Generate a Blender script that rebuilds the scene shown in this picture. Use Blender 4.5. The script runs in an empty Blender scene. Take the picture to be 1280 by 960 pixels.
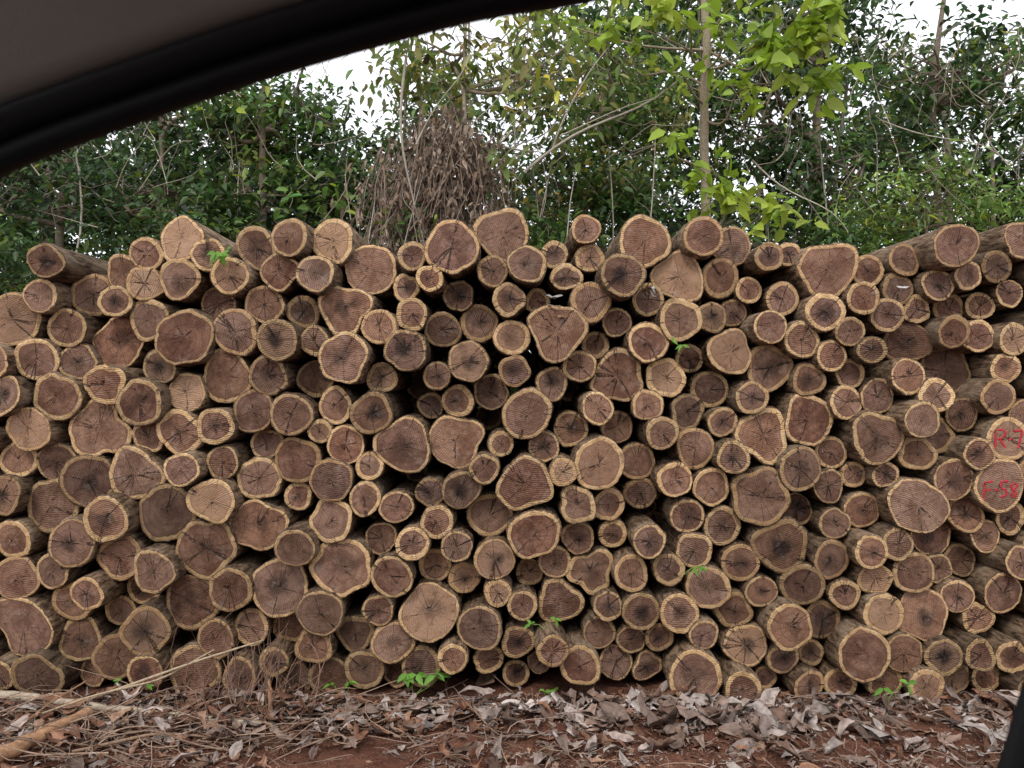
import bpy, math, random
import numpy as np
from mathutils import Vector
rng=np.random.default_rng(11); random.seed(11)
F=924.4; CH=1.5; D=3.57; K=D/F
scene=bpy.context.scene
def P(u,v,y): return np.array([(u-640)*y/F, y, CH-(v-480)*y/F])
def G(u,v,h=0.0):
    y=(CH-h)*F/(v-480); return np.array([(u-640)*y/F,y,h])

# ---------------------------------------------------------------- node helpers
def N(nt,t,ins=None,**kw):
    n=nt.nodes.new(t)
    for k,v in kw.items(): setattr(n,k,v)
    if ins:
        for k,v in ins.items():
            if isinstance(v,bpy.types.NodeSocket): nt.links.new(v,n.inputs[k])
            else: n.inputs[k].default_value=v
    return n
def M(nt,op,a,b=0.0,c=0.0): return N(nt,'ShaderNodeMath',{0:a,1:b,2:c},operation=op).outputs[0]
def MX(nt,f,a,b,bl='MIX'):
    def q(v): return v if isinstance(v,bpy.types.NodeSocket) else (v[0],v[1],v[2],1.0)
    return N(nt,'ShaderNodeMix',{0:f,6:q(a),7:q(b)},data_type='RGBA',blend_type=bl).outputs[2]
def SS(nt,x,a,b,c=0.0,d=1.0):
    return N(nt,'ShaderNodeMapRange',{0:x,1:a,2:b,3:c,4:d},interpolation_type='SMOOTHSTEP').outputs[0]
def NO(nt,vec,scale,detail=3.0,rough=0.55,dist=0.0):
    return N(nt,'ShaderNodeTexNoise',{'Vector':vec,'Scale':scale,'Detail':detail,'Roughness':rough,'Distortion':dist}).outputs[0]
def AT(nt,name): return N(nt,'ShaderNodeAttribute',attribute_name=name)
def newmat(name):
    m=bpy.data.materials.new(name); m.use_nodes=True; nt=m.node_tree; nt.nodes.clear()
    out=nt.nodes.new('ShaderNodeOutputMaterial'); return m,nt,out
def finish(nt,out,col,rough=0.8,bump=None,bs=0.5,bd=0.01,spec=0.3,transl=0.0):
    b=N(nt,'ShaderNodeBsdfPrincipled',{'Roughness':rough,'Specular IOR Level':spec})
    if isinstance(col,bpy.types.NodeSocket): nt.links.new(col,b.inputs['Base Color'])
    else: b.inputs['Base Color'].default_value=(*col,1)
    if bump is not None:
        bn=N(nt,'ShaderNodeBump',{'Height':bump,'Strength':bs,'Distance':bd}); nt.links.new(bn.outputs[0],b.inputs['Normal'])
    s=b.outputs[0]
    if transl>0:
        t=N(nt,'ShaderNodeBsdfTranslucent',{'Color':col})
        s=N(nt,'ShaderNodeMixShader',{0:transl,1:s,2:t.outputs[0]}).outputs[0]
    nt.links.new(s,out.inputs[0]); return b
def objco(nt): return N(nt,'ShaderNodeTexCoord').outputs['Object']
def scaled(nt,v,s): return N(nt,'ShaderNodeVectorMath',{0:v,1:s},operation='MULTIPLY').outputs[0]

# ---------------------------------------------------------------- materials
def mat_end():
    m,nt,out=newmat('log_end_grain')
    aux=N(nt,'ShaderNodeSeparateXYZ',{0:AT(nt,'aux').outputs['Vector']})
    lc=AT(nt,'lc').outputs['Vector']; l=N(nt,'ShaderNodeSeparateXYZ',{0:lc})
    ta=AT(nt,'tone'); tone=N(nt,'ShaderNodeSeparateColor',{0:ta.outputs['Color']}); pith=ta.outputs['Alpha']
    hue=AT(nt,'hue').outputs['Fac']
    fr,R=aux.outputs[0],aux.outputs[1]
    br,sw,pale=tone.outputs[0],tone.outputs[1],tone.outputs[2]
    n1=NO(nt,lc,9,3,0.55,0.4); n2=NO(nt,lc,48,3,0.65); n3=NO(nt,lc,210,2,0.6)
    rad=M(nt,'MULTIPLY',fr,R)
    e=M(nt,'SUBTRACT',R,rad)
    en=M(nt,'ADD',e,M(nt,'MULTIPLY',M(nt,'SUBTRACT',n1,0.5),0.026))
    en=M(nt,'ADD',en,M(nt,'MULTIPLY',M(nt,'SUBTRACT',n2,0.5),0.008))
    sap=M(nt,'SUBTRACT',1.0,SS(nt,M(nt,'SUBTRACT',en,sw),-0.002,0.002))
    ring=M(nt,'SINE',M(nt,'ADD',M(nt,'MULTIPLY',rad,560.0),M(nt,'MULTIPLY',n1,12.0)))
    ring2=M(nt,'SINE',M(nt,'ADD',M(nt,'MULTIPLY',rad,180.0),M(nt,'MULTIPLY',n1,16.0)))
    heart=MX(nt,SS(nt,n1,0.34,0.66),(0.135,0.056,0.034),(0.285,0.145,0.092))
    heart=MX(nt,hue,heart,MX(nt,SS(nt,n1,0.34,0.66),(0.122,0.065,0.048),(0.250,0.150,0.115))) 
    heart=MX(nt,M(nt,'MULTIPLY',SS(nt,n2,0.5,0.72),0.42),heart,(0.36,0.215,0.145))
    heart=MX(nt,M(nt,'MULTIPLY',SS(nt,ring,0.0,1.0),0.22),heart,(0.085,0.038,0.025))
    heart=MX(nt,M(nt,'MULTIPLY',SS(nt,ring2,0.1,1.0),0.34),heart,(0.085,0.036,0.024))
    heart=MX(nt,M(nt,'MULTIPLY',pale,0.7),heart,(0.48,0.30,0.18))
    pn=M(nt,'ADD',fr,M(nt,'MULTIPLY',M(nt,'SUBTRACT',n1,0.5),0.9))
    heart=MX(nt,M(nt,'MULTIPLY',M(nt,'SUBTRACT',1.0,SS(nt,pn,0.12,0.60)),pith),heart,(0.055,0.034,0.027))
    heart=MX(nt,M(nt,'SUBTRACT',1.0,SS(nt,rad,0.001,0.005)),heart,(0.03,0.015,0.01))
    sapc=MX(nt,SS(nt,n2,0.35,0.65),(0.50,0.31,0.145),(0.68,0.47,0.26))
    sapc=MX(nt,M(nt,'MULTIPLY',SS(nt,M(nt,'FRACT',M(nt,'MULTIPLY',hue,7.3)),0.35,1.0),0.55),sapc,(0.35,0.20,0.095))
    sapc=MX(nt,M(nt,'MULTIPLY',SS(nt,n1,0.50,0.72),0.55),sapc,(0.33,0.185,0.09))
    sapc=MX(nt,M(nt,'MULTIPLY',SS(nt,ring,0.2,1.0),0.15),sapc,(0.30,0.17,0.08))
    col=MX(nt,sap,heart,sapc)
    band=M(nt,'SUBTRACT',1.0,SS(nt,M(nt,'ABSOLUTE',M(nt,'SUBTRACT',M(nt,'SUBTRACT',en,sw),0.004)),0.0,0.004))
    col=MX(nt,M(nt,'MULTIPLY',band,0.3),col,(0.10,0.045,0.03))
    dx=M(nt,'ADD',l.outputs[0],0.45); dd=M(nt,'SQRT',M(nt,'ADD',M(nt,'MULTIPLY',dx,dx),M(nt,'MULTIPLY',l.outputs[1],l.outputs[1])))
    saw=M(nt,'SINE',M(nt,'ADD',M(nt,'MULTIPLY',dd,680.0),M(nt,'MULTIPLY',n2,9.0)))
    sawm=M(nt,'MULTIPLY',SS(nt,saw,0.0,1.0),M(nt,'MULTIPLY',aux.outputs[2],SS(nt,n1,0.40,0.6)))
    col=MX(nt,M(nt,'MULTIPLY',sawm,0.34),col,(0.52,0.37,0.26))
    n4=NO(nt,lc,17,5,0.72)
    col=MX(nt,M(nt,'MULTIPLY',SS(nt,n4,0.54,0.70),0.36),col,(0.38,0.30,0.25))
    col=MX(nt,M(nt,'MULTIPLY',SS(nt,n4,0.46,0.32),0.55),col,(0.085,0.045,0.031))
    col=MX(nt,M(nt,'MULTIPLY',SS(nt,n3,0.56,0.8),0.35),col,(0.08,0.045,0.032))
    dirv=N(nt,'ShaderNodeVectorMath',{0:N(nt,'ShaderNodeCombineXYZ',{0:l.outputs[0],1:l.outputs[1],2:0.0}).outputs[0]},operation='NORMALIZE').outputs[0]
    dv=N(nt,'ShaderNodeVectorMath',{0:dirv,1:N(nt,'ShaderNodeCombineXYZ',{2:l.outputs[2]}).outputs[0]},operation='ADD').outputs[0]
    cn=M(nt,'ADD',NO(nt,dv,1.3,1,0.6),M(nt,'MULTIPLY',M(nt,'SUBTRACT',n2,0.5),0.06))
    ck=M(nt,'MULTIPLY',M(nt,'ABSOLUTE',M(nt,'SUBTRACT',cn,0.5)),rad)
    crack=M(nt,'MULTIPLY',M(nt,'SUBTRACT',1.0,SS(nt,ck,0.0001,0.0009)),SS(nt,n4,0.45,0.54))
    col=MX(nt,M(nt,'MULTIPLY',crack,0.8),col,(0.02,0.012,0.010))
    bark=M(nt,'SUBTRACT',1.0,SS(nt,M(nt,'ADD',e,M(nt,'MULTIPLY',M(nt,'SUBTRACT',n2,0.5),0.008)),0.001,0.003))
    col=MX(nt,bark,col,(0.09,0.058,0.040))
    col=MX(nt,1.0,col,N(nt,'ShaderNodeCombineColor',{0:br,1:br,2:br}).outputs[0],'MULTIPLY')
    h=M(nt,'ADD',M(nt,'MULTIPLY',saw,0.25),M(nt,'ADD',M(nt,'MULTIPLY',n4,4.0),M(nt,'ADD',n3,M(nt,'MULTIPLY',crack,-3.0))))
    finish(nt,out,col,0.85,h,0.8,0.005,0.2); return m
def mat_bark():
    m,nt,out=newmat('log_bark'); v=objco(nt)
    a=NO(nt,scaled(nt,v,(1,0.22,1)),60,4,0.65,0.3); b=NO(nt,v,7,3,.6)
    tone=N(nt,'ShaderNodeSeparateColor',{0:AT(nt,'tone').outputs['Color']})
    col=MX(nt,SS(nt,a,0.35,0.68),(0.050,0.030,0.019),(0.28,0.190,0.120))
    col=MX(nt,M(nt,'MULTIPLY',SS(nt,b,0.47,0.67),0.5),col,(0.34,0.26,0.185))
    col=MX(nt,M(nt,'MULTIPLY',SS(nt,b,0.42,0.3),0.5),col,(0.09,0.055,0.035))
    br=tone.outputs[0]
    col=MX(nt,1.0,col,N(nt,'ShaderNodeCombineColor',{0:br,1:br,2:br}).outputs[0],'MULTIPLY')
    finish(nt,out,col,0.9,a,1.0,0.012,0.15); return m
def mat_attr(name,rough=0.6,transl=0.0,noise=0.35,nscale=40,spec=0.3,plain=False):
    m,nt,out=newmat(name); c=AT(nt,'col').outputs['Color']
    if plain: finish(nt,out,c,rough,None,0,0,spec,transl); return m
    v=objco(nt); n=NO(nt,v,nscale,3,0.65)
    col=MX(nt,M(nt,'MULTIPLY',SS(nt,n,0.35,0.7),noise),c,MX(nt,1.0,c,(0.35,0.32,0.28),'MULTIPLY'))
    finish(nt,out,col,rough,n,0.4,0.004,spec,transl); return m
def mat_soil():
    m,nt,out=newmat('soil'); v=objco(nt)
    a=NO(nt,v,3.0,3,0.65); b=NO(nt,v,28,4,0.7); c=NO(nt,v,120,3,0.7)
    col=MX(nt,SS(nt,a,0.35,0.65),(0.135,0.052,0.032),(0.245,0.106,0.066))
    col=MX(nt,M(nt,'MULTIPLY',SS(nt,b,0.42,0.7),0.65),col,(0.065,0.028,0.019))
    col=MX(nt,M(nt,'MULTIPLY',SS(nt,c,0.53,0.70),0.75),col,(0.38,0.24,0.175))
    finish(nt,out,col,0.95,M(nt,'ADD',M(nt,'MULTIPLY',b,1.0),M(nt,'MULTIPLY',c,0.6)),1.0,0.03,0.15); return m
def mat_plain(name,c,rough=0.6,nscale=300,bs=0.2,spec=0.3,metal=0.0):
    m,nt,out=newmat(name); v=objco(nt); n=NO(nt,v,nscale,2,0.6)
    col=MX(nt,M(nt,'MULTIPLY',n,0.5),c,tuple(x*0.6 for x in c))
    b=finish(nt,out,col,rough,n,bs,0.001,spec); b.inputs['Metallic'].default_value=metal; return m
MAT_END=mat_end(); MAT_BARK=mat_bark()
MAT_LEAF=mat_attr('leaf_green',0.42,0.40,plain=True,spec=0.4)
MAT_WOODT=mat_attr('twig_bark',0.85,0.0,0.55,60,0.2)
MAT_DEAD=mat_attr('dead_leaf',0.8,0.0,0.55,45,0.2)
MAT_SOIL=mat_soil()

# ---------------------------------------------------------------- mesh helpers
def mkmesh(name,V,Q,mats,cols=None,attrs=None,midx=None,smooth=True,parent=None):
    V=np.asarray(V,dtype=np.float32); Q=np.asarray(Q,dtype=np.int32)
    me=bpy.data.meshes.new(name)
    me.vertices.add(len(V)); me.vertices.foreach_set('co',V.ravel())
    me.loops.add(Q.size); me.loops.foreach_set('vertex_index',Q.ravel())
    me.polygons.add(len(Q)); me.polygons.foreach_set('loop_start',np.arange(len(Q),dtype=np.int32)*Q.shape[1])
    try: me.polygons.foreach_set('loop_total',np.full(len(Q),Q.shape[1],dtype=np.int32))
    except Exception: pass
    for mt in mats: me.materials.append(mt)
    if midx is not None: me.polygons.foreach_set('material_index',np.asarray(midx,dtype=np.int32))
    me.polygons.foreach_set('use_smooth',np.full(len(Q),smooth))
    if cols is not None:
        c=np.ones((len(V),4),dtype=np.float32); c[:,:3]=cols
        a=me.attributes.new('col','FLOAT_COLOR','POINT'); a.data.foreach_set('color',c.ravel())
    if attrs:
        for k,(t,arr) in attrs.items():
            a=me.attributes.new(k,t,'POINT')
            a.data.foreach_set({'FLOAT_COLOR':'color','FLOAT':'value'}.get(t,'vector'),np.asarray(arr,dtype=np.float32).ravel())
    me.update(calc_edges=True); me.validate()
    o=bpy.data.objects.new(name,me); scene.collection.objects.link(o)
    if parent: o.parent=parent
    return o
def empty(name):
    o=bpy.data.objects.new(name,None); scene.collection.objects.link(o); return o
class Acc:
    def __init__(s): s.V=[];s.Q=[];s.C=[];s.n=0
    def add(s,V,Q,C):
        s.V.append(V); s.Q.append(Q+s.n); s.C.append(C); s.n+=len(V)
    def make(s,name,mat,parent=None,smooth=True):
        if not s.V: return None
        return mkmesh(name,np.concatenate(s.V),np.concatenate(s.Q),[mat],cols=np.concatenate(s.C),smooth=smooth,parent=parent)
    def tube(s,pts,rad,col,sides=6):
        pts=np.asarray(pts,float); n=len(pts); rad=np.broadcast_to(np.asarray(rad,float),(n,))
        T=np.gradient(pts,axis=0); T/=np.linalg.norm(T,axis=1)[:,None]+1e-9
        ref=np.array([0.13,0.97,0.2]) if abs(T[0,1])<0.8 else np.array([1.,0.1,0.])
        A=np.cross(T,ref); A/=np.linalg.norm(A,axis=1)[:,None]+1e-9; B=np.cross(T,A)
        th=np.arange(sides)*2*math.pi/sides
        V=pts[:,None,:]+rad[:,None,None]*(np.cos(th)[None,:,None]*A[:,None,:]+np.sin(th)[None,:,None]*B[:,None,:])
        i=np.arange(n-1)[:,None]; j=np.arange(sides)[None,:]; j2=(j+1)%sides
        Q=np.stack([i*sides+j,i*sides+j2,(i+1)*sides+j2,(i+1)*sides+j],-1).reshape(-1,4)
        V=V.reshape(-1,3); c0=len(V)
        V=np.concatenate([V,pts[:1],pts[-1:]])
        caps=[]
        for a in range(0,sides,2):
            if a+2<=sides:
                caps.append([c0,a%sides,(a+1)%sides,(a+2)%sides])
                caps.append([c0+1,(n-1)*sides+(a+2)%sides,(n-1)*sides+(a+1)%sides,(n-1)*sides+a])
        Q=np.concatenate([Q,np.array(caps)])
        s.add(V,Q,np.tile(np.asarray(col,float),(len(V),1)))
    def leaves(s,pos,d,nr,L,W,col,fold=0.15,droop=0.15):
        n=len(pos); d=d/(np.linalg.norm(d,axis=1)[:,None]+1e-9)
        sd=np.cross(d,nr); sd/=np.linalg.norm(sd,axis=1)[:,None]+1e-9; nn=np.cross(sd,d)
        L=L[:,None]; W=W[:,None]; dz=np.array([[0,0,-1.0]])
        base=pos; tip=pos+d*L+dz*L*droop*1.5
        l1=pos+d*L*0.28+sd*W*0.5+nn*W*fold; r1=pos+d*L*0.28-sd*W*0.5+nn*W*fold
        l2=pos+d*L*0.68+sd*W*0.4+nn*W*fold+dz*L*droop*.5; r2=pos+d*L*0.68-sd*W*0.4+nn*W*fold+dz*L*droop*.5
        V=np.stack([base,l1,l2,tip,r2,r1],1).reshape(-1,3)
        b=np.arange(n)[:,None]*6
        Q=np.concatenate([b+np.array([[0,1,2,3]]),b+np.array([[0,3,4,5]])])
        s.add(V,Q,np.repeat(col,6,axis=0))
def curve(a,b,n=8,bend=0.1,sag=0.0):
    a=np.asarray(a,float); b=np.asarray(b,float); t=np.linspace(0,1,n)[:,None]
    L=np.linalg.norm(b-a); off=rng.normal(size=3)*bend*L; off2=rng.normal(size=3)*bend*L*0.4
    p=a+(b-a)*t+off*np.sin(math.pi*t)+off2*np.sin(2*math.pi*t); p[:,2]-=(sag*L*np.sin(math.pi*t))[:,0]; return p

# ---------------------------------------------------------------- GROUND (one sheet to the horizon)
s=np.linspace(-1,1,341); gx=np.sinh(s*5.2)/np.sinh(5.2)*400+s*7
gy=np.sinh(s*5.2)/np.sinh(5.2)*400+s*7+3.2
X,Y=np.meshgrid(gx,gy)
def gh(x,y):
    near=np.exp(-((x/9)**2+((y-3)/5)**2))
    return near*(0.012*np.sin(x*3.1+y*1.7)+0.010*np.sin(x*7.3-y*5.1+1)+0.007*np.sin(x*17+y*13)+0.005*np.sin(x*31-y*27))-0.012
Zg=gh(X,Y)+rng.normal(size=X.shape)*0.004*np.exp(-((X/9)**2+((Y-3)/5)**2))
V=np.stack([X,Y,Zg],-1).reshape(-1,3); n=341
i=np.arange(n-1)[:,None]; j=np.arange(n-1)[None,:]
Q=np.stack([i*n+j,i*n+j+1,(i+1)*n+j+1,(i+1)*n+j],-1).reshape(-1,4)
mkmesh('ground',V,Q,[MAT_SOIL])

# ---------------------------------------------------------------- LOG PILE
raw="""75,332,20 98,367,27 56,373,20 145,340,22 182,320,20 224,300,28 182,357,21 227,348,25 262,320,20 314,309,26 290,346,22 350,338,23 367,302,23 400,345,22 415,302,27 455,332,32 515,320,17 566,312,32 629,290,33 505,357,17 539,350,16 572,368,19 616,340,19 658,332,23 694,315,17 733,285,18 739,320,18 708,345,18 806,303,32 772,350,26 876,300,24 926,301,25 855,340,32 905,345,24 963,320,18 994,316,15 1031,342,34 1088,338,20 1136,330,20 1174,316,26 1130,358,20 1170,357,20 1207,345,18 1247,333,19 1278,300,22
20,397,32 82,409,24 143,380,20 138,430,33 183,400,26 263,381,22 232,420,34 325,384,23 374,389,20 431,386,31 477,410,21 515,393,20 553,412,22 598,402,23 636,376,20 673,375,16 640,422,21 699,415,34 738,378,24 772,402,18 812,375,20 845,400,26 892,396,19 925,388,17 943,360,17 957,410,19 983,372,20 1026,390,23 1073,374,20 1110,392,20 1055,415,18 1150,388,18 1205,385,20 1240,380,17 1272,365,17
8,455,22 45,450,25 95,453,22 295,419,28 355,427,25 393,427,18 439,450,30 509,438,25 586,452,24 472,470,19 547,470,16 747,430,17 806,430,24 870,447,18 915,440,28 966,460,29 1003,422,22 1038,447,19 1077,440,16 1145,425,27 1187,415,20 1225,425,20 1262,425,20 202,460,22 148,480,25 278,470,33 338,470,24 389,473,23 643,464,19 690,480,20 724,455,20 771,472,32 832,473,24
18,495,24 75,498,29 180,502,29 235,490,24 42,535,27 315,510,26 367,518,25 418,507,22 468,517,25 534,508,16 572,502,20 613,490,22 659,516,30 745,508,19 809,505,19 860,515,21 895,487,23 938,497,20 905,528,17 1011,475,20 1055,500,21 1100,495,22 1135,468,22 1162,490,20 1200,462,32 1240,495,22 1256,460,18 1280,520,18 1062,468,18
118,537,37 182,550,20 223,540,28 275,532,22 326,555,19 403,540,15 374,577,29 430,558,23 506,555,33 568,553,33 626,555,15 680,560,19 717,537,22 775,535,20 824,540,20 745,578,31 800,580,23 869,560,24 916,568,20 955,545,32 1010,525,32 1090,545,31 1140,520,22 1180,545,22 1207,520,20 1250,548,26 1214,570,19
18,572,22 65,578,23 112,600,32 172,593,34 240,582,20 281,578,20 323,598,26 415,600,26 369,622,17 463,582,17 458,622,20 496,633,20 542,617,18 575,610,23 604,583,18 656,602,33 704,587,17 841,598,20 888,608,22 947,620,34 996,585,27 1046,567,20 1073,595,16 1105,593,16 1143,565,22 1185,598,25 1147,632,35 1088,640,23 1038,608,20 1215,640,22 1243,608,31 1280,590,18
12,620,25 50,635,34 140,646,28 207,637,35 275,625,28 318,657,33 416,647,27 546,648,20 378,678,23 88,673,28 18,675,24 254,682,37 612,645,27 667,664,30 720,628,22 762,633,20 805,620,20 859,645,20 904,658,22 1005,643,20 1045,655,18 1178,675,26 1240,672,20 1275,650,20 474,675,20 519,675,20 572,680,19 722,672,20 768,670,18 808,672,19 867,688,22 974,682,33 1080,685,20 1115,680,20
20,722,27 65,713,22 150,695,28 207,710,25 428,703,35 345,735,35 290,728,27 492,717,24 542,710,20 580,725,19 618,698,24 662,720,17 695,703,20 741,717,29 785,715,22 835,710,19 884,735,26 927,702,23 949,738,19 1000,728,26 1038,698,24 1090,722,20 1140,717,26 1185,712,18 1218,707,20 1268,700,20 168,738,22 120,737,20 85,755,25 240,753,34
28,785,37 90,805,27 135,772,20 190,785,30 402,765,28 474,761,18 356,790,22 309,787,22 537,765,34 440,793,24 600,783,26 622,740,17 653,755,18 700,755,28 760,757,18 800,762,23 849,765,24 918,765,22 877,790,18 978,775,27 1034,780,24 1054,742,18 1100,765,25 1155,768,32 1192,743,20 1222,770,20 1252,742,25 689,805,19 647,802,19 750,793,20 790,803,18 825,797,18 493,803,25 932,807,26 1070,812,32 1122,812,24 1172,818,22 1213,812,18
48,840,30 102,850,18 140,825,29 189,830,22 245,850,32 266,803,24 303,843,22 348,825,18 363,855,20 406,852,25 395,812,22 456,840,24 525,833,24 567,817,17 610,828,18 675,832,15 724,826,24 772,834,21 813,840,18 863,838,31 922,852,22 963,855,15 981,825,20 1019,820,16 1009,855,19 1053,858,19 1105,850,22 1149,850,22 1194,848,23 1238,850,19 1262,820,20 1275,855,18 5,842,20 490,850,17 645,850,16"""
logs=[tuple(map(float,t.split(','))) for t in raw.split()]
lobed={(699,415):(3,.16,.4),(855,340):(3,.16,1.2),(655,602):(3,.12,-.5),(431,386):(3,.12,2.6),(947,620):(5,.07,0),(1200,462):(5,.09,1),(741,717):(3,.14,.8),(974,682):(3,.13,3.0),(240,753):(3,.13,2.2),(172,593):(3,.12,1.7),(138,430):(5,.06,.5),(1090,545):(3,.10,.2),(955,545):(3,.12,2.9),(1010,525):(4,.09,.4),(568,553):(4,.08,.6),(506,555):(3,.10,3.2),(771,472):(3,.11,1.4),(1031,342):(3,.13,-1.57),(629,290):(3,.09,-1.3),(1155,768):(4,.08,.3),(254,682):(5,.05,1),(1147,632):(2,.09,2.6),(232,420):(5,.06,.3),(440,793):(3,.12,.6),(537,765):(4,.06,.3),(1143,425):(2,.08,0),(966,460):(3,.11,2.2),(700,755):(3,.12,1.9)}
paleset=[(224,300),(272,625),(235,490),(704,587),(182,357),(1088,722),(1194,848),(1262,425),(415,302),(1100,765),(1280,590)]
darkset=[(509,438),(468,517),(974,682),(202,460),(647,802),(772,350),(575,610),(355,427),(1172,818),(800,762)]
sawset=[(338,470),(315,309),(235,490),(400,345),(367,302),(182,357),(314,309),(568,553),(172,593),(699,415),(1147,632),(350,338),(966,460)]
marked=[(1250,548),(1243,608)]
def near(u,v,S,t=9): return any(abs(u-a)<t and abs(v-b)<t for a,b in S)
C=np.array([[a,b] for a,b,c in logs]); R=np.array([c for a,b,c in logs])
def topline(u):
    return np.interp(u,[-420,-200,0,60,140,220,460,520,630,740,800,930,1000,1090,1180,1280,1450,1700],[520,400,372,325,320,290,310,320,280,290,290,290,315,330,300,295,320,480])
for _ in range(26000):
    u=random.uniform(-420,-12) if random.random()<0.5 else random.uniform(1292,1700)
    r=random.choice([33,28,25,22,20,18,15]); v=random.uniform(topline(u)+r*0.7,872-r)
    if v+r>876: continue
    d=np.hypot(C[:,0]-u,C[:,1]-v)-R
    if d.min()<r-2: continue
    C=np.vstack([C,[u,v]]); R=np.append(R,r)
O=C.copy()
for it in range(60):
    dx=C[:,None,:]-C[None,:,:]; dist=np.hypot(dx[...,0],dx[...,1])+np.eye(len(C))*1e6
    ov=(R[:,None]+R[None,:])*0.965-dist; ov=np.where(ov>0,ov,0)
    C+= (dx/dist[...,None]*ov[...,None]*0.25).sum(1)+(O-C)*0.05
    C[:,1]=np.minimum(C[:,1],874-R)
for it in range(4):
    dx=C[:,None,:]-C[None,:,:]; dist=np.hypot(dx[...,0],dx[...,1])+np.eye(len(C))*1e6
    gap=(dist-R[None,:]).min(1)-R
    R=np.where(gap>0.6,R+np.minimum(gap*0.25,R*0.012),R)
nf=len(R)
GU,GV=np.meshgrid(np.arange(-400,1690,4.),np.arange(270,872,4.))
ok=(GV>topline(GU)+24); gu=GU[ok]; gv=GV[ok]
dm=np.full(gu.shape,1e9)
for c,r in zip(C,R): dm=np.minimum(dm,np.hypot(gu-c[0],gv-c[1])-r)
rC=[];rR=[]
while True:
    k=int(dm.argmax()); g=dm[k]
    if g<5.0 or len(rC)>520: break
    rC.append([gu[k],gv[k]]); rR.append(g)
    dm=np.minimum(dm,np.hypot(gu-gu[k],gv-gv[k])-g*1.05)
print('front logs',nf,'gap logs',len(rC))
NT=48; th=np.arange(NT)*2*math.pi/NT
ef=[0,0.2,0.45,0.68,0.82,0.92,0.975,1.0]
LV=[];LQ=[];A_aux=[];A_lc=[];A_tone=[];A_hue=[];MI=[];nv=0
ns=9; nr_=len(ef)+ns+1
ii=np.arange(nr_-1)[:,None]; jj=np.arange(NT)[None,:]; jn=(jj+1)%NT
QT=np.stack([ii*NT+jj,(ii+1)*NT+jj,(ii+1)*NT+jn,ii*NT+jn],-1).reshape(-1,4)
MT=np.repeat(np.where((np.arange(nr_-1)<len(ef)-1)|(np.arange(nr_-1)==nr_-2),0,1),NT)
mark_y=[]
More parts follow.
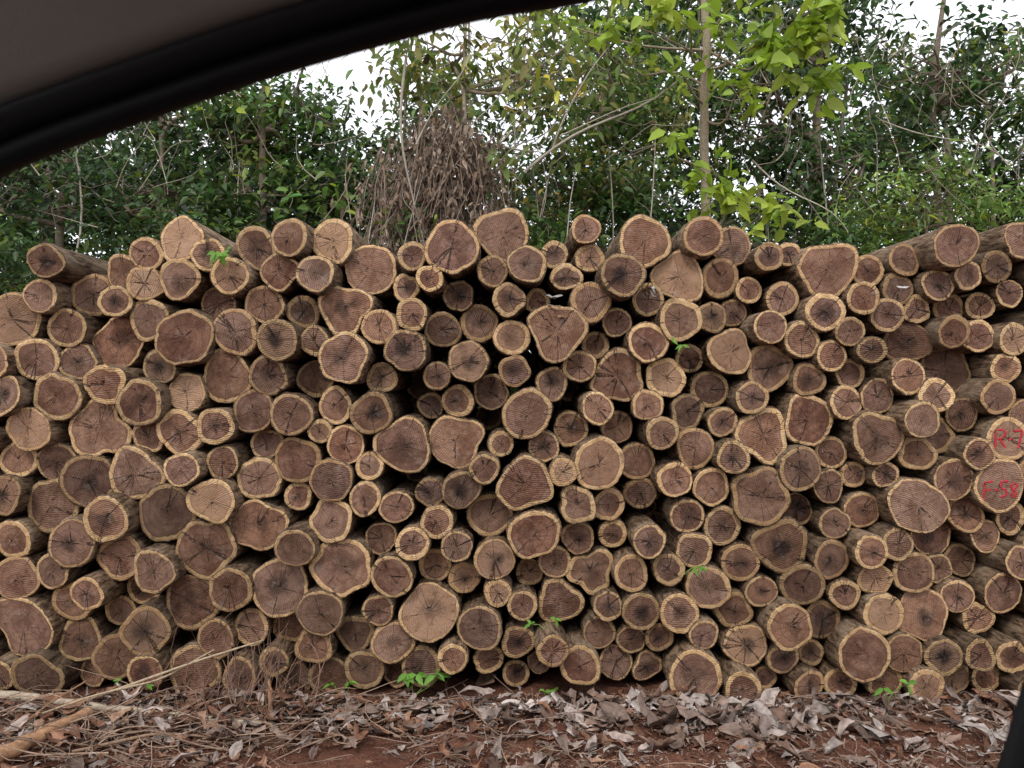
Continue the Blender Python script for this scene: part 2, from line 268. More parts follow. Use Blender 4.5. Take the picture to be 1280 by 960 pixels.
def addlog(u,v,r,y0,neigh,recessed,orig=None):
    global nv
    big=r>27; ou,ov=orig if orig is not None else (u,v)
    amp=random.uniform(0.02,0.055) if not big else random.uniform(0.04,0.08)
    if random.random()<0.2: amp*=1.6
    sh=np.ones(NT)
    for k in (2,3,4,5,7,9):
        sh+=amp*random.gauss(0,1)*{2:0.85,3:0.8,4:0.5,5:0.42,7:0.22,9:.13}[k]*np.cos(k*th+random.uniform(0,6.28))
    for (a,b),(k,am,ph) in lobed.items():
        if orig is not None and abs(ou-a)<6 and abs(ov-b)<6: sh=0.75*(sh-1)+1+am*np.cos(k*(th-ph))
    # an occasional bark seam folding into the butt
    if neigh is not None and random.random()<(.4 if big else .15):
        a0=random.uniform(0,6.28); dd_=np.abs((th-a0+math.pi)%(2*math.pi)-math.pi); sh-=random.uniform(.08,.18)*np.exp(-(dd_/.2)**2)
    rr=r*1.05*np.clip(sh,0.62,1.38)
    if neigh is not None:
        for cj,rj in neigh:
            dx,dy=cj[0]-u,cj[1]-v; dd=math.hypot(dx,dy)
            if dd<1e-3: continue
            lim=(dd*dd+r*r-rj*rj)/(2*dd)-0.2; lim=max(lim,0.6*r)
            c=np.cos(th-math.atan2(-dy,dx))
            rr=np.where(c>0.15,np.minimum(rr,1.07*lim/np.maximum(c,0.15)),rr)
    for _ in range(2): rr=(np.roll(rr,1)+rr*2+np.roll(rr,-1))/4
    rr*=1+0.008*rng.normal(size=NT)
    rm=rr*K; Rm=r*K
    ex=np.cos(th);ez=np.sin(th)
    cx,cz=(u-640)*K,CH-(v-480)*K
    ismark=near(ou,ov,marked,5) and orig is not None
    tx,tz=(0,0) if ismark else (random.gauss(0,0.10),random.gauss(0,0.09))
    yaw,pit=random.gauss(0,0.02),random.gauss(0,0.008)
    length=2.0+random.uniform(-0.15,0.25)
    V=[];aux=[];lc=[]
    seed=random.uniform(0,60); ra=random.uniform(0,6.28)
    sawm=random.choice([0,0,0,0.2,0.5])
    if orig is not None and near(ou,ov,sawset,4): sawm=1.0
    def put(x,y,z,f):
        V.append(np.stack([cx+x,y0+y,cz+z],-1))
        aux.append(np.stack([np.full(NT,f),rm if f>0.5 else np.full(NT,rm.mean()),np.full(NT,sawm)],-1))
        lc.append(np.stack([x*math.cos(ra)-z*math.sin(ra),x*math.sin(ra)+z*math.cos(ra),np.full(NT,seed)],-1))
    px,pz=random.gauss(0,.1)*Rm,random.gauss(0,.1)*Rm
    if ismark: px=pz=0
    for f in ef:
        x=ex*rm*f+px*(1-f); z=ez*rm*f+pz*(1-f)
        y=x*tx+z*tz+(0.0 if ismark else 1)*(rng.normal(size=NT)*0.0008*(f>0))+(0.004 if f==1 else 0.0012 if f>0.97 else 0)
        put(x,y,z,f)
    ys=[0.006,0.03,0.07,0.14,0.28,0.5,0.9,1.5,length]
    ph=random.uniform(0,6)
    for q,yy in enumerate(ys):
        k=1.012+0.02*math.sin(yy*9+ph)
        nz=1+0.02*rng.normal(size=NT); nz=(nz+np.roll(nz,1))/2
        x=ex*rm*k*nz+yaw*yy; z=ez*rm*k*nz+pit*yy
        y=yy+(ex*rm*tx+ez*rm*tz)*max(0,1-yy)
        put(x,y,z,1.0)
    put(np.full(NT,yaw*length),np.full(NT,length),np.full(NT,pit*length),0)
    V=np.concatenate(V)
    LV.append(V); LQ.append(QT+nv); MI.append(MT); nv+=len(V)
    A_aux.append(np.concatenate(aux)); A_lc.append(np.concatenate(lc))
    t=random.random(); pale=random.uniform(0,0.22); pith=random.choice([0,0,.2,.5,.8])
    if t<0.07: pale=random.uniform(0.4,0.8)
    br=random.uniform(0.76,1.22)
    if 0.13<t<0.23: br=random.uniform(0.52,0.7)
    if orig is not None and near(ou,ov,paleset,4): pale=.85; br=1.1; pith=.1
    if orig is not None and near(ou,ov,darkset,4): br=.65; pith=1.0
    if ismark: pale=0.45 if ov<580 else .2; br=1.15; pith=0
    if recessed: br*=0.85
    sw=min(random.uniform(0.008,0.021),Rm*0.27)+0.003
    A_tone.append(np.tile([br,sw,pale,pith],(len(V),1))); A_hue.append(np.full(len(V),0.9 if ismark else random.random()))
    if ismark: mark_y.append((cx,y0,cz))
for k in range(nf):
    dd=np.hypot(C[:,0]-C[k,0],C[:,1]-C[k,1]); nb=[(C[q],R[q]) for q in np.where((dd<R[k]+R+14)&(dd>0.1))[0]]
    y0=D+np.clip(random.gauss(0,0.06),-.12,.16)+ (0.03 if R[k]<18 else 0)
    if near(O[k,0],O[k,1],marked,4): y0=D-0.05
    addlog(C[k,0],C[k,1],R[k],y0,nb,False,(O[k,0],O[k,1]))
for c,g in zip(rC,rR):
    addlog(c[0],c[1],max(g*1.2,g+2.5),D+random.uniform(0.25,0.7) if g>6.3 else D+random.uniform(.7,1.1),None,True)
pile=mkmesh('log_pile',np.concatenate(LV),np.concatenate(LQ),[MAT_END,MAT_BARK],attrs={
  'aux':('FLOAT_VECTOR',np.concatenate(A_aux)),'lc':('FLOAT_VECTOR',np.concatenate(A_lc)),'tone':('FLOAT_COLOR',np.concatenate(A_tone)),'hue':('FLOAT',np.concatenate(A_hue))},midx=np.concatenate(MI))
MAT_RED=mat_attr('red_paint',0.6,0,0.4,120)
mk=Acc()
gl=[[[(-15,10),(-14,-10)],[(-14,-10),(-6,-11),(-3,-6),(-7,-1),(-13,0)],[(-10,0),(-3,10)],[(0,1),(5,0)],[(6,-9),(16,-10),(11,10)]],
    [[(-15,-2),(-16,14)],[(-15,-3),(-7,-4)],[(-15,5),(-9,4)],[(-5,5),(-1,5)],[(8,-4),(1,-3),(1,3),(6,5),(6,10),(0,12)],[(15,-2),(11,0),(12,4),(16,7),(14,12),(11,10),(13,5),(17,1),(15,-2)]]]
mark_y.sort(key=lambda t:-t[2])
for (cx,y0,cz),strokes,sc in zip(mark_y,gl,(1.1,1.25)):
    for st in strokes:
        st=np.array(st,float)*sc; t=np.linspace(0,len(st)-1,len(st)*4)
        px=np.interp(t,range(len(st)),st[:,0])+rng.normal(size=len(t))*0.3; pz=np.interp(t,range(len(st)),st[:,1])+rng.normal(size=len(t))*0.3
        pts=np.stack([cx+px*K,np.zeros(len(t)),cz-pz*K],-1)
        mk.tube(pts,(1.35+rng.normal(size=len(t))*0.28)*K,(0.48,0.03,0.045),6)
        Vv=mk.V[-1]; Vv[:,1]=y0-0.0004+Vv[:,1]*0.25
mk.make('red_paint_marking',MAT_RED,parent=pile)

# ---------------------------------------------------------------- FOLIAGE
def clump(acc,c,rc,n,L,W,col,flat=0.7,hang=0.35,var=0.35):
    p=rng.normal(size=(n,3))*rc*0.5*np.array([1,1,flat])+c
    d=rng.normal(size=(n,3)); d[:,2]=d[:,2]*0.4-hang
    nr=rng.normal(size=(n,3))*0.55+np.array([0,-0.25,1.0])
    s=rng.uniform(0.6,1.25,n)
    cc=np.asarray(col)[None,:]*rng.uniform(1-var,1+var,(n,1))*(1+rng.normal(size=(n,3))*0.08)
    yel=rng.random(n)<0.06; cc[yel]=cc[yel]*np.array([2.4,1.7,0.8])
    acc.leaves(p,d,nr,L*s,W*s,np.clip(cc,0.004,0.8))
def hole(x,z,s=1.0,ph=0.0):
    return (np.sin(x*1.9*s+ph+1.3*np.sin(z*1.7*s+ph))+np.sin(z*2.6*s+1.1+ph*2+1.2*np.sin(x*2.3*s))+0.8*np.sin((x+z)*4.9*s+ph))/2.8
acc=Acc(); st=Acc()
us=[-900,-300,0,150,300,370,410,440,490,525,560,590,635,665,700,760,860,960,1030,1100,1200,1300,1700,2300]
vs=[100,60,120,160,95,115,150,165,160,95,85,115,110,60,20,-20,-60,-60,-20,70,80,60,0,60]
cnt=0
while cnt<2200:
    y=random.uniform(11,16.5); x=random.uniform(-20,20) if random.random()<.35 else random.uniform(-11,11)
    u=640+x*F/y; vt=np.interp(u,us,vs)+random.gauss(0,16); ztop=CH+(480-vt)*y/F
    z=random.uniform(2.6,max(ztop,3.0))
    h=hole(x,z,0.7,0.6)
    if z>4.2 and h>0.24+0.2*random.random(): continue
    if z>5 and random.random()<0.18: continue
    hz=hole(x,z,0.45,2.2)
    g=np.array(random.choice([(0.034,0.060,0.020),(0.048,0.092,0.025),(0.072,0.12,0.03),(0.025,0.043,0.016),(0.11,0.14,0.04)]))*(1.0+0.7*hz)
    big=random.random()<.3
    clump(acc,(x,y,z),random.uniform(0.35,0.8),30 if big else 44,0.21 if big else .14,0.11 if big else .065,g)
    cnt+=1
for _ in range(260):   # low scrub closing the view under the canopy
    clump(acc,(random.uniform(-12,12),random.uniform(8.5,13),random.uniform(0.2,2.8)),random.uniform(.6,1.0),26,0.28,0.15,(0.04,0.07,0.022))
for _ in range(46):
    x=random.uniform(-14,14); y=random.uniform(9.5,15); h=random.uniform(4.5,7.5); r=random.uniform(0.03,0.09)
    p=curve((x,y,-0.05),(x+random.gauss(0,0.5),y,h),10,0.03); g=random.uniform(0.12,0.28)
    st.tube(p,np.linspace(r,r*0.35,10),(g,g*0.85,g*0.65),6)
fm=empty('forest_background'); acc.make('foliage',MAT_LEAF,fm); st.make('stems',MAT_WOODT,fm)

def tree(name,base,top,r0,boxes,L,W,cols,nleaf=45,barkc=(0.25,0.2,0.15),rc=(0.25,0.5),hang=0.35,lean=0.03,limbp=0.8):
    e=empty(name); w=Acc(); lf=Acc()
    tp=curve(base,top,16,lean); w.tube(tp,np.linspace(r0,r0*0.3,16),barkc,9)
    for (c,rad,nc) in boxes:
        c=np.array(c,float); rad=np.array(rad,float)
        hub=tp[int(np.clip(np.searchsorted(tp[:,2],c[2]-rad[2]*0.8),3,15))]
        hubs=[]
        for _ in range(max(2,nc//9)):
            q=c+rng.uniform(-0.65,0.65,3)*rad; p=curve(hub,q,9,0.09); w.tube(p,np.linspace(r0*0.45,r0*0.12,9),barkc,6); hubs.append(p)
        for _ in range(nc):
            d=rng.normal(size=3); d/=np.linalg.norm(d); q=c+d*rad*random.uniform(0.35,1.0)**0.6
            if hole(q[0]*1.3,q[2]*1.3,1.0,base[0])>0.4: continue
            if random.random()<limbp:
                hp=hubs[random.randrange(len(hubs))]; s0=hp[random.randrange(4,9)]
                w.tube(curve(s0,q,7,0.1),np.linspace(r0*0.13+0.003,0.003,7),barkc,5)
            col=np.array(random.choice(cols))*random.uniform(0.45,1.7)
            clump(lf,q,random.uniform(*rc),nleaf,L,W,col,hang=hang)
    w.make('trunk_and_limbs',MAT_WOODT,e); lf.make('leaves',MAT_LEAF,e); return e
dark=[(0.030,0.060,0.022),(0.046,0.088,0.03),(0.062,0.110,0.034)]
mid=[(0.075,0.14,0.034),(0.105,0.185,0.040),(0.052,0.105,0.030)]
oliv=[(0.175,0.22,0.055),(0.125,0.18,0.045),(0.25,0.25,0.08)]
lime=[(0.38,0.54,0.055),(0.31,0.47,0.045),(0.46,0.57,0.075)]
def B(u,v,y,ru,rv,n,ry=0.7): 
    return (P(u,v,y),(ru*y/F,ry,rv*y/F),n)
tree('broadleaf_tree',(P(60,400,9)[0],9,-.05),P(95,150,9),0.09,[B(60,240,9,110,75,46),B(20,330,8.6,80,60,20)],0.11,0.052,dark,48)
tree('broadleaf_tree',(P(190,400,8.6)[0],8.6,-.05),P(200,140,8.6),0.07,[B(190,245,8.6,95,62,42),B(240,170,8.8,70,45,20)],0.10,0.048,dark+mid[:1],48)
tree('broadleaf_tree',(P(300,400,8.2)[0],8.2,-.05),P(330,100,8.2),0.08,[B(320,160,8.4,75,55,46),B(340,250,8.1,100,50,32)],0.12,0.06,mid+mid+oliv[:1]+dark[:1],40)
tree('broadleaf_tree',(P(430,400,8.8)[0],8.8,-.05),P(415,160,8.8),0.06,[B(425,225,8.8,70,50,38),B(395,150,8.8,30,30,8)],0.10,0.05,mid+dark,44)
tree('olive_leaved_tree',(P(640,400,7.6)[0],7.6,-.05),P(585,-30,7.6),0.045,[B(545,90,7.6,50,40,14),B(690,70,7.6,90,85,38),B(500,80,7.6,40,35,6),B(655,185,7.4,55,65,18)],0.13,0.06,oliv,20,(0.4,0.34,0.27),hang=0.6)
tree('broadleaf_tree',(P(770,400,8.6)[0],8.6,-.05),P(760,20,8.6),0.07,[B(780,110,8.6,90,110,66),B(720,240,8.4,80,55,36),B(800,250,8.2,80,45,26)],0.10,0.05,mid+mid+oliv+dark[1:],46)
tree('broadleaf_tree',(P(1030,400,8.8)[0],8.8,-.05),P(1025,-60,8.8),0.09,[B(1010,50,8.8,80,75,44),B(1020,230,8.7,80,70,40),B(940,150,8.9,80,80,36)],0.10,0.05,dark+mid[:1],44)
tree('broadleaf_tree',(P(1210,400,9.4)[0],9.4,-.05),P(1190,-60,9.4),0.08,[B(1160,60,9.4,80,90,28),B(1250,90,9.2,60,100,28),B(1120,190,9.2,70,40,16)],0.12,0.06,dark+mid[:1],28,rc=(0.2,0.45))
tree('feathery_shrub',(P(1160,400,7.6)[0],7.6,-.05),P(1150,230,7.6),0.04,[B(1150,245,7.6,85,50,46),B(1240,275,7.5,50,35,16),B(1090,280,7.6,50,30,13)],0.10,0.03,[(0.165,0.265,0.065),(0.125,0.215,0.045),(0.21,0.31,0.075)],48,rc=(0.18,0.36))
tree('broadleaf_tree',(-8,9,-.05),(-8.3,9,6),0.1,[((-8,9,4.5),(1.6,1.2,1.8),40)],0.14,0.07,dark,40)
tree('broadleaf_tree',(8.5,9,-.05),(8.3,9,6.5),0.1,[((8.3,9,4.8),(1.6,1.2,1.8),40)],0.14,0.07,mid,40)
e=empty('lime_leaved_tree'); w=Acc(); lf=Acc(); yT=6.9; bc=(0.34,0.28,0.2)
tp=np.array([P(886,690,yT),P(884,480,yT),P(882,300,yT),P(883,220,yT),P(879,140,yT),P(884,60,yT),P(880,-10,yT),P(884,-110,yT),P(880,-200,yT)])
tt=np.linspace(0,8,30); tp=np.stack([np.interp(tt,range(9),tp[:,k]) for k in range(3)],-1)+rng.normal(size=(30,3))*0.006
w.tube(tp,np.linspace(0.050,0.03,30),bc,10)
for (u,v,n,rr,ls) in [(830,15,34,60,.16),(900,30,26,50,.17),(960,50,44,60,.20),(1015,20,44,45,.21),(850,172,14,22,.19),(905,240,32,45,.17),(955,265,32,45,.17),(870,268,18,35,.14),(790,60,18,35,.15),(1015,95,24,40,.20),(935,110,24,40,.17),(850,90,20,34,.15),(800,-60,24,70,.18),(960,-60,34,80,.18),(760,20,16,40,.15),(700,30,10,30,.13)]:
    q=P(u,v,yT-random.uniform(0,0.6)); k=int(np.clip(np.searchsorted(tp[:,2],q[2]-0.25),2,28))
    w.tube(curve(tp[k],q,9,0.09,0.05),np.linspace(0.014,0.004,9),bc,6)
    for _ in range(max(2,n//5)):
        q2=q+rng.normal(size=3)*rr*yT/F*np.array([.7,.5,.5]); cv=curve(q,q2,6,0.1); w.tube(cv,np.linspace(0.005,0.002,6),(0.2,0.25,0.08),5)
        m=max(6,n//3); tq=rng.integers(1,6,m); pp=cv[tq]+rng.normal(size=(m,3))*0.04
        d=rng.normal(size=(m,3)); d[:,2]=d[:,2]*0.4-0.25
        col=np.array(random.choice(lime))*rng.uniform(0.55,1.1,(m,1))
        lf.leaves(pp,d,rng.normal(size=(m,3))*0.7+np.array([0,-.9,.5]),rng.uniform(.5,1.1,m)*ls,rng.uniform(.5,1.1,m)*ls*0.55,col)
w.make('trunk_and_limbs',MAT_WOODT,e); lf.make('leaves',MAT_LEAF,e)
e=empty('dead_vine_thicket'); w=Acc(); lf=Acc()
for _ in range(330):
    u=random.gauss(558,42); v=random.uniform(125,225)+abs(u-560)*0.6; y=random.uniform(6.75,7.35)
    a=P(u,v,y); b=P(u+random.gauss(-8,26),min(v+random.uniform(40,150),400),y+random.gauss(0,.1))
    p=curve(a,b,8,0.07); g=random.uniform(0.16,0.42); w.tube(p,0.0035,(g,g*0.78,g*0.62),4)
    m=12; t=rng.integers(0,8,m); d=rng.normal(size=(m,3))*0.5; d[:,2]-=.8
    col=np.array(random.choice([(0.23,0.16,0.115),(0.34,0.26,0.20),(0.16,0.11,0.08)]))*rng.uniform(.6,1.3,(m,1))
    lf.leaves(p[t]+rng.normal(size=(m,3))*0.03,d,rng.normal(size=(m,3)),rng.uniform(.04,.10,m),rng.uniform(.015,.04,m),col)
w.make('vines',MAT_WOODT,e); lf.make('dead_leaves',MAT_DEAD,e)
w=Acc(); e=empty('bare_branch_thicket')
for (a,b,r) in [((508,70),(536,330),.014),((655,215),(875,75),.014),((690,190),(760,60),.01),((480,310),(530,215),.008),((500,300),(470,240),.007),((760,310),(820,150),.009),((770,300),(760,180),.008),((620,300),(690,200),.009),((1100,150),(1280,230),.008),((1040,300),(1025,180),.016),((985,310),(960,270),.01),((85,330),(95,190),.018),((270,300),(300,200),.012),((700,330),(720,210),.009),((940,200),(1060,290),.008),((575,170),(640,90),.007),((700,170),(830,120),.007),((520,180),(590,60),.006)]:
    y=random.uniform(6.6,7.0); g=random.uniform(.36,.55)
    if a[0]<400 or a[0]>1020: y=8.1
    pa,pb=P(*a,y),P(*b,y)
    if a[1]>290: pa[2]=max(pa[2]-2.5,0)
    w.tube(curve(pa,pb,12,0.05),np.linspace(r,r*0.5,12),(g,g*.9,g*.75),6)
for _ in range(360):
    u=random.uniform(0,1280); v=random.uniform(40,300); y=random.uniform(6.8,9.5); L=random.uniform(40,130); an=random.gauss(-1.57,0.7); g=random.uniform(.15,.5)
    w.tube(curve(P(u,v,y),P(u+L*math.cos(an),v+L*math.sin(an),y+random.gauss(0,.3)),7,0.12),np.linspace(.0055,.002,7),(g,g*.88,g*.7),4)
w.make('branches',MAT_WOODT,e)
acc=Acc()
for _ in range(230):
    x=random.uniform(-8,8); y=random.uniform(7.3,8.3); z=random.uniform(1.7,2.0+0.17*y)
    clump(acc,(x,y,z),random.uniform(.2,.45),34,0.10,0.045,np.array(random.choice(dark+mid))*random.uniform(.5,1.5))
for u,v,n in [(495,270,4),(690,285,8),(1080,300,6),(230,285,5)]:
    for _ in range(n): clump(acc,P(u+random.gauss(0,30),v+random.gauss(0,12),6.9),0.22,28,0.09,0.04,np.array(random.choice(mid)))
acc.make('undergrowth',MAT_LEAF)

# ---------------------------------------------------------------- small sprouts
def sprout(pos,n,L,col=(0.18,0.40,0.05),spread=0.05,up=0.08):
    e=empty('green_sprout'); w=Acc(); lf=Acc(); pos=np.array(pos,float)
    for _ in range(max(2,n//3)):
        q=pos+np.array([random.gauss(0,spread),-abs(random.gauss(0.02,0.02)),up*random.uniform(.5,1.2)]); cv=curve(pos,q,5,.1); w.tube(cv,.0022,(.2,.28,.08),5)
        m=3; d=rng.normal(size=(m,3))*np.array([1,.5,.6]); lf.leaves(np.repeat(cv[-1:],m,0),d,rng.normal(size=(m,3))*.4+np.array([0,-1,.6]),rng.uniform(.7,1.2,m)*L,rng.uniform(.35,.5,m)*L,np.array(col)*rng.uniform(.7,1.2,(m,1)))
    w.make('stems',MAT_WOODT,e); lf.make('leaves',MAT_LEAF,e)
for u,v,n,L in [(275,328,12,.05),(848,440,6,.035),(678,785,6,.035),(855,718,6,.035)]:
    sprout(P(u,v,D-0.10),n,L,up=.05,spread=.035)
for u,v,n,L in [(518,868,12,.065),(434,870,8,.04),(688,878,4,.035),(160,872,5,.035),(1105,885,7,.05)]:
    g=G(u,v); sprout((g[0],g[1]-0.02,0.0),n,L,up=0.11)

# ---------------------------------------------------------------- LEAF LITTER / TWIGS
def litter(acc,n,yf,Lr,cols,curl=(0.1,1.5),nu=6,nw=5,wr=(.25,.55),crk=0.035):
    U=np.linspace(0,1,nu); Wd=np.linspace(-1,1,nw)
    prof=np.sin(np.pi*np.clip(U,0.02,0.985)**0.85)**0.75
    pos=np.array([yf() for _ in range(n)])
    L=Lr[0]+(Lr[1]-Lr[0])*rng.random(n)**1.6; W=L*rng.uniform(wr[0],wr[1],n)
    cu=rng.uniform(curl[0],curl[1],n)*rng.choice([-1,1],n,p=[.6,.4]); cl=rng.normal(size=n)*0.7; cr=rng.normal(size=(n,nu,nw))*crk
    u=U[None,:,None]; ww=Wd[None,None,:]
    asym=rng.normal(size=(n,nu,1))*0.22
    rag=1+rng.normal(size=(n,nu,1))*0.22
    half=W[:,None,None]*0.5*prof[None,:,None]*rag
    ang=ww*cu[:,None,None]*1.2
    cu_=np.where(np.abs(cu)<.05,.05,cu)[:,None,None]*1.2
    x=half*np.sin(ang)/cu_+asym*half; z=half*(np.cos(ang)-1)/cu_
    bend=cl[:,None,None]; y=(u-0.5)*L[:,None,None]; z=z+bend*L[:,None,None]*(u-0.5)**2+cr*L[:,None,None]
    sb=(rng.normal(size=n)*0.5)[:,None,None]
    x=x+sb*L[:,None,None]*(u-0.5)**2; y=y+0*x+rng.normal(size=(n,nu,nw))*0.03*L[:,None,None]
    til=rng.normal(size=n)*0.3; az=rng.uniform(0,6.28,n)
    ct,s_=np.cos(til)[:,None,None],np.sin(til)[:,None,None]; x,z=x*ct-z*s_,x*s_+z*ct
    til2=rng.normal(size=n)*0.2; ct,s_=np.cos(til2)[:,None,None],np.sin(til2)[:,None,None]; y,z=y*ct-z*s_,y*s_+z*ct
    ca,sa=np.cos(az)[:,None,None],np.sin(az)[:,None,None]; x,y=x*ca-y*sa,x*sa+y*ca
    zmin=z.min(axis=(1,2),keepdims=True)
    V=np.stack([x+pos[:,0,None,None],y+pos[:,1,None,None],z-zmin*0.8+pos[:,2,None,None]],-1).reshape(-1,3)
    a=np.arange(nu-1)[:,None]; b=np.arange(nw-1)[None,:]
    q=np.stack([a*nw+b,a*nw+b+1,(a+1)*nw+b+1,(a+1)*nw+b],-1).reshape(-1,4)
    Q=(q[None]+ (np.arange(n)*nu*nw)[:,None,None]).reshape(-1,4)
    ci=rng.integers(0,len(cols),n); c=np.array(cols)[ci]*rng.uniform(.6,1.3,(n,1))
    vein=np.where(np.abs(Wd)<0.1,0.75,1.0)[None,None,:,None]*np.ones((n,nu,nw,1))
    acc.add(V,Q,(c[:,None,None,:]*vein*(1+rng.normal(size=(n,nu,nw,1))*0.14)).reshape(-1,3))
grey=[(0.38,0.30,0.265),(0.46,0.38,0.34),(0.28,0.20,0.165),(0.55,0.48,0.44),(0.20,0.125,0.095),(0.31,0.215,0.17)]
brn=[(0.26,0.13,0.08),(0.32,0.17,0.11),(0.34,0.21,0.145),(0.18,0.09,0.056)]
lit=Acc()
def f_all():
    x=random.uniform(-5,5); y=random.uniform(0.9,3.75); return (x,y,gh(x,y)+0.004)
def patchy(x,y): return math.sin(x*3.3+1.7*math.sin(y*5))+math.sin(y*8.1+x*2.2+1)+.6*math.sin(x*9-y*7)
def f_view():
    while True:
        x=random.uniform(-2.9,3.1); y=random.uniform(2.75,3.6)
        if patchy(x,y)>-1.0+random.gauss(0,.6): break
    return (x,y,gh(x,y)+0.004)
def f_foot():
    x=random.uniform(-3.2,4.5); y=3.42-abs(random.gauss(0,0.13))+0.08; return (x,y,gh(x,y)+random.uniform(0.0,0.045))
def f_right():
    while True:
        x=random.gauss(1.3,0.95); y=3.44-abs(random.gauss(0,0.22))
        if patchy(x+2,y)>-0.9+random.gauss(0,.5): break
    return (x,y,gh(x,y)+random.uniform(0.0,0.03))
def f_left():
    x=random.gauss(-1.5,0.7); y=3.45-abs(random.gauss(0,0.25)); return (x,y,gh(x,y)+random.uniform(0.004,0.07))
litter(lit,400,f_all,(.04,.15),grey+brn)
litter(lit,820,f_view,(.025,.12),grey+brn+brn)
litter(lit,520,f_foot,(.04,.15),grey+grey+brn)
litter(lit,330,f_right,(.05,.20),grey,wr=(.25,.6),crk=.05)
litter(lit,760,f_left,(.03,.13),brn+grey[:3])
litter(lit,4000,f_all,(.012,.045),brn+grey,nu=4,nw=3)
litter(lit,9500,f_view,(.008,.042),brn+grey,nu=4,nw=3)
litter(lit,2200,f_foot,(.015,.05),brn+grey,nu=4,nw=3)
lit.make('leaf_litter',MAT_DEAD)
pl=Acc()
def f_p():
    u,v=random.choice([(690,372),(812,368),(690,380),(1180,490),(700,395),(1130,365)]); p=P(u+random.gauss(0,5),v+random.gauss(0,4),D-0.10); return tuple(p)
litter(pl,8,f_p,(.05,.1),[(0.5,0.48,0.46),(0.3,0.18,0.1),(0.35,0.25,0.16)])
pl.make('caught_dead_leaves',MAT_DEAD,parent=pile)
tw=Acc()
def twig(x,y,z,L,az,el,r,c,n=7,bend=.09):
    d=np.array([math.cos(az)*math.cos(el),math.sin(az)*math.cos(el),math.sin(el)]); p=curve((x,y,z),np.array([x,y,z])+d*L,n,bend); p[:,2]=np.maximum(p[:,2],r+gh(p[:,0],p[:,1])); tw.tube(p,np.linspace(r,r*.5,n),c,5)
for _ in range(900):
    x=random.uniform(-3.6,3.6); y=random.uniform(2.2,3.5); g=random.uniform(.16,.48); twig(x,y,.02,random.uniform(.05,.3),random.uniform(0,6.28),random.uniform(0,.15),random.uniform(.001,.003),(g,g*.72,g*.56))
for _ in range(190):
    x=random.gauss(-1.6,.6); y=random.uniform(2.9,3.45); g=random.uniform(.18,.48); twig(x,y,.03,random.uniform(.12,.6),random.gauss(0,.7)+random.choice([0,3.14]),random.gauss(.1,.15),random.uniform(.0015,.0045),(g,g*.68,g*.5))
for _ in range(80):
    u=random.gauss(325,35); x=(u-640)*K; g=random.uniform(.15,.36); twig(x,random.uniform(3.2,3.42),.02,random.uniform(.15,.48),random.gauss(1.4,.6),random.uniform(.6,1.35),random.uniform(.001,.0035),(g,g*.6,g*.43),bend=.14)
tw.make('twig_litter',MAT_WOODT)
def branch(pts,r,c,name=None,sides=10):
    pts=np.array(pts); t=np.linspace(0,len(pts)-1,len(pts)*6); p=np.stack([np.interp(t,range(len(pts)),pts[:,k]) for k in range(3)],-1)
    for _ in range(3): p[1:-1]=(p[:-2]+p[1:-1]*2+p[2:])/4
    p+=rng.normal(size=p.shape)*r*0.09
    a=Acc(); a.tube(p,np.linspace(r,r*.6,len(p))*(1+rng.normal(size=len(p))*.08),c,sides); a.make(name or 'fallen_branch',MAT_WOODT)
branch([G(-60,862,.06),G(40,872,.06),G(130,885,.05),G(330,905,.03)],.021,(.46,.38,.29))
branch([G(-40,962,.03),G(30,930,.05),G(112,888,.07)],.036,(.44,.25,.14),'broken_branch')
branch([G(100,878,.03),P(180,850,3.30),P(250,825,3.28),P(330,800,3.36)],.007,(.46,.36,.25))
branch([G(30,900,.03),P(120,868,3.25),P(200,850,3.28),P(268,812,3.35)],.006,(.44,.34,.23))
branch([G(210,900,.02),G(280,893,.03),G(420,900,.02)],.008,(.44,.34,.27))
branch([G(338,905,.01),P(338,870,3.33),P(336,850,3.38)],.012,(.36,.2,.11))
branch([G(440,890,.02),G(540,880,.03),G(600,885,.01)],.006,(.38,.30,.24))
branch([G(5,925,.02),G(60,880,.08),P(110,850,3.3)],.006,(.32,.18,.10))
branch([G(90,940,.02),G(200,915,.03),G(300,925,.02)],.007,(.36,.24,.16))
branch([G(150,925,.02),G(190,890,.05),G(210,868,.12)],.006,(.34,.2,.12))
branch([G(760,880,.03),G(850,872,.04),G(930,878,.02)],.006,(.5,.42,.34))

# ---------------------------------------------------------------- CAR (viewer sits inside, looking out of the side window)
car=empty('car')
MR=mat_plain('black_rubber',(0.006,0.006,0.007),0.6,400,.15,.25); MH=mat_plain('headliner_fabric',(0.36,0.33,0.305),0.95,900,.5,.1)
MP=mat_plain('car_paint',(0.05,0.052,0.056),0.3,20,.02,.5); MD=mat_plain('door_trim_plastic',(0.014,0.014,0.015),.6,500,.3,.3); MTY=mat_plain('tyre',(0.015,0.015,0.015),.85,200,.4,.2); MAL=mat_plain('alloy',(0.4,0.4,0.41),.35,100,.05,.5,.8)
wp=[(0.327,1.235),(0.346,1.297),(0.392,1.45),(0.43,1.60),(0.44,1.74),(0.36,1.80),(0.20,1.79),(0.07,1.762),(0.03,1.754),(-0.022,1.746),(-0.076,1.732),(-0.13,1.717),(-0.184,1.700),(-0.238,1.681),(-0.292,1.662),(-0.346,1.640),(-0.48,1.575),(-0.66,1.465),(-0.84,1.34),(-0.93,1.255),(-0.93,1.20),(-0.6,1.185),(-0.2,1.175),(0.2,1.17),(0.30,1.185)]
wp=np.array(wp); m=len(wp); pts=[]
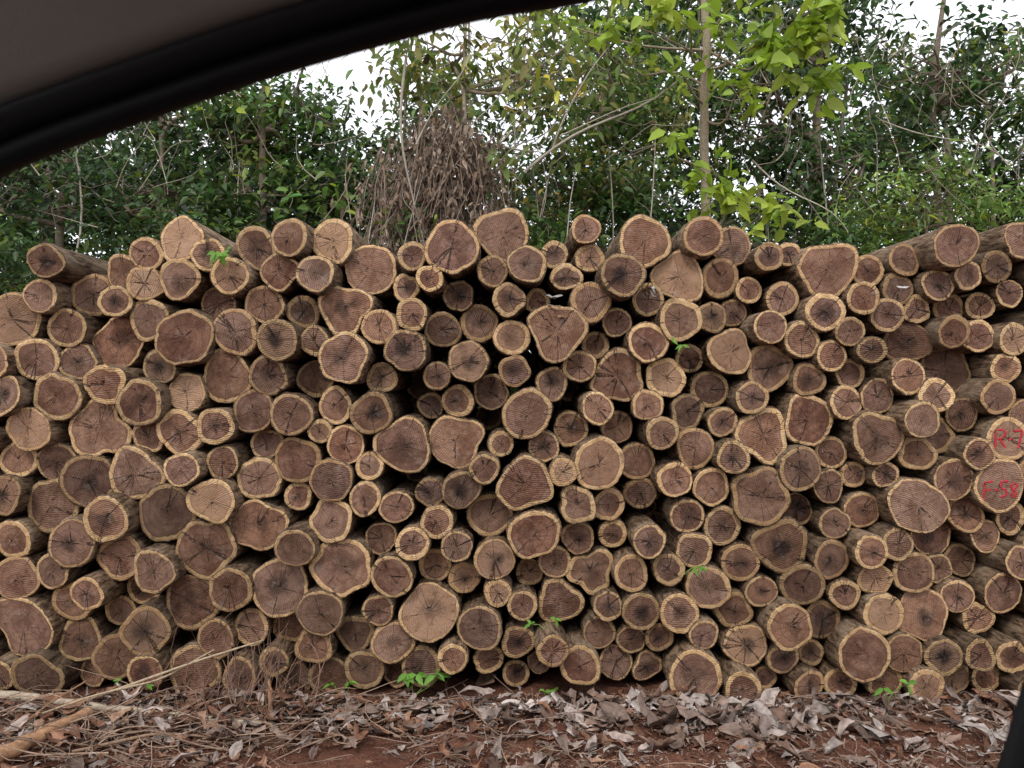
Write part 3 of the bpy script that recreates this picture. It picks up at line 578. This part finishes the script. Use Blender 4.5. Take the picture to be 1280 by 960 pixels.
for k in range(m):
    p0,p1,p2,p3=wp[(k-1)%m],wp[k],wp[(k+1)%m],wp[(k+2)%m]
    for t in np.linspace(0,1,6,endpoint=False):
        pts.append(0.5*((2*p1)+(-p0+p2)*t+(2*p0-5*p1+4*p2-p3)*t*t+(-p0+3*p1-3*p2+p3)*t**3))
lp=np.array(pts)
for _ in range(4): lp=(np.roll(lp,1,0)+2*lp+np.roll(lp,-1,0))/4
tg=np.roll(lp,-1,0)-np.roll(lp,1,0); tg/=np.linalg.norm(tg,axis=1)[:,None]; nrm=np.stack([tg[:,1],-tg[:,0]],-1)
if ((lp+nrm*0.01-lp.mean(0))**2).sum()<((lp-lp.mean(0))**2).sum(): nrm=-nrm
def ringmesh(name,prof,mat):
    Vr=[]
    for o,y in prof:
        q=lp+nrm*o; z=np.minimum(q[:,1],1.868); Vr.append(np.stack([q[:,0],np.full(len(q),y),z],-1))
    nn=len(lp); k=len(prof); a=np.arange(k-1)[:,None]; b=np.arange(nn)[None,:]; b2=(b+1)%nn
    return mkmesh(name,np.concatenate(Vr),np.stack([a*nn+b,a*nn+b2,(a+1)*nn+b2,(a+1)*nn+b],-1).reshape(-1,4),[mat],parent=car)
ringmesh('outer_door_frame',[(.13,.575),(.08,.58),(.055,.572),(.045,.555),(.022,.527)],MP)
ringmesh('window_seal',[(.021,.526),(.008,.512),(.001,.503),(.002,.494),(.009,.489),(.015,.491),(.018,.50)],MR)
ringmesh('door_frame_trim',[(.0175,.502),(.019,.488),(.022,.482),(.027,.478),(.031,.478),(.034,.486)],MD)
ringmesh('headliner_edge',[(.033,.488),(.035,.474),(.040,.466),(.07,.452),(.10,.43),(.15,.38),(.17,.33)],MH)
def bx(name,x0,x1,y0,y1,z0,z1,mat,bev=.03,taper=None):
    import bmesh
    bm=bmesh.new(); bmesh.ops.create_cube(bm,size=1)
    for v in bm.verts:
        top=v.co.z>0; v.co=Vector(((x0+x1)/2+v.co.x*(x1-x0),(y0+y1)/2+v.co.y*(y1-y0),(z0+z1)/2+v.co.z*(z1-z0)))
        if taper and top: v.co.x+= taper*(1 if v.co.x<(x0+x1)/2 else -1)
    bmesh.ops.bevel(bm,geom=bm.edges[:],offset=bev,segments=3,affect='EDGES',profile=.6)
    me=bpy.data.meshes.new(name); bm.to_mesh(me); bm.free(); me.materials.append(mat); me.polygons.foreach_set('use_smooth',[True]*len(me.polygons))
    o=bpy.data.objects.new(name,me); scene.collection.objects.link(o); o.parent=car; return o
bx('near_doors',-1.35,2.1,.48,.57,.38,1.15,MP,.03); bx('far_doors',-1.35,2.1,-1.22,-1.10,.38,1.165,MP,.03)
bx('roof',-.55,2.0,-1.15,.57,1.872,1.93,MP,.025); bx('roof_lining',-.5,1.95,-1.1,.47,1.855,1.870,MH,.004)
bx('floor',-1.4,2.3,-1.15,.55,.30,.40,MD,.02); bx('bonnet',-2.5,-1.3,-1.15,.56,.42,1.08,MP,.1,.12); bx('tailgate',2.05,2.35,-1.15,.56,.42,1.25,MP,.06)
bx('dashboard',-1.3,-.95,-1.05,.44,.75,1.10,MD,.06)
for nm,y in (('near',.545),('far',-1.15)):
    for k,(xa,za,xb,zb) in enumerate([(-1.28,1.14,-.5,1.88),(.62,1.14,.60,1.88),(2.05,1.14,1.9,1.88)]):
        if nm=='near' and k==0: continue
        a=Acc(); a.tube([(xa,y,za),((xa+xb)/2,y,(za+zb)/2+.01),(xb,y,zb)],.04,(.03,.03,.03),8); o=a.make(nm+'_pillar',MD,car)
for k,(x,y) in enumerate([(-1.75,.48),(1.6,.48),(-1.75,-1.10),(1.6,-1.10)]):
    for nm,r,wd,mt in (('tyre',.36,.22,MTY),('wheel_rim',.24,.228,MAL)):
        bpy.ops.mesh.primitive_cylinder_add(vertices=40,radius=r,depth=wd,location=(x,y,.355),rotation=(math.pi/2,0,0)); o=bpy.context.object; o.name='%s_%d'%(nm,k+1); o.data.materials.append(mt)
        bv=o.modifiers.new('b','BEVEL'); bv.width=.03; bv.segments=3; o.parent=car

# ---------------------------------------------------------------- LIGHT, SKY, CAMERA
w=bpy.data.worlds.new('World'); scene.world=w; w.use_nodes=True; nt=w.node_tree; nt.nodes.clear()
el,az=math.radians(50),math.radians(200)
sky=N(nt,'ShaderNodeTexSky',sky_type='NISHITA'); sky.sun_disc=False; sky.sun_elevation=el; sky.sun_rotation=az; sky.dust_density=4
tc=N(nt,'ShaderNodeTexCoord').outputs['Generated']; cn=NO(nt,tc,2.2,3,.6)
cloud=MX(nt,cn,(8.6,9.0,9.7),(12.8,13.0,13.4))
col=MX(nt,0.88,sky.outputs[0],cloud)
bg=N(nt,'ShaderNodeBackground',{'Color':col,'Strength':0.15}); ow=nt.nodes.new('ShaderNodeOutputWorld'); nt.links.new(bg.outputs[0],ow.inputs[0])
sl=bpy.data.lights.new('sun','SUN'); sl.energy=1.5; sl.angle=math.radians(12); sl.color=(1,.94,.87); so=bpy.data.objects.new('sun',sl); scene.collection.objects.link(so)
dirs=Vector((math.sin(az)*math.cos(el),math.cos(az)*math.cos(el),math.sin(el)))
so.rotation_euler=dirs.to_track_quat('Z','Y').to_euler()
cam=bpy.data.cameras.new('camera'); co=bpy.data.objects.new('camera',cam); scene.collection.objects.link(co); scene.camera=co
co.location=(0,0,CH); co.rotation_euler=(math.pi/2,0,0); cam.lens=26; cam.sensor_width=36; cam.clip_start=.02; cam.clip_end=1500
cam.dof.use_dof=True; cam.dof.focus_distance=3.6; cam.dof.aperture_fstop=9
scene.view_settings.view_transform='Standard'; scene.view_settings.look='None'; scene.view_settings.exposure=0
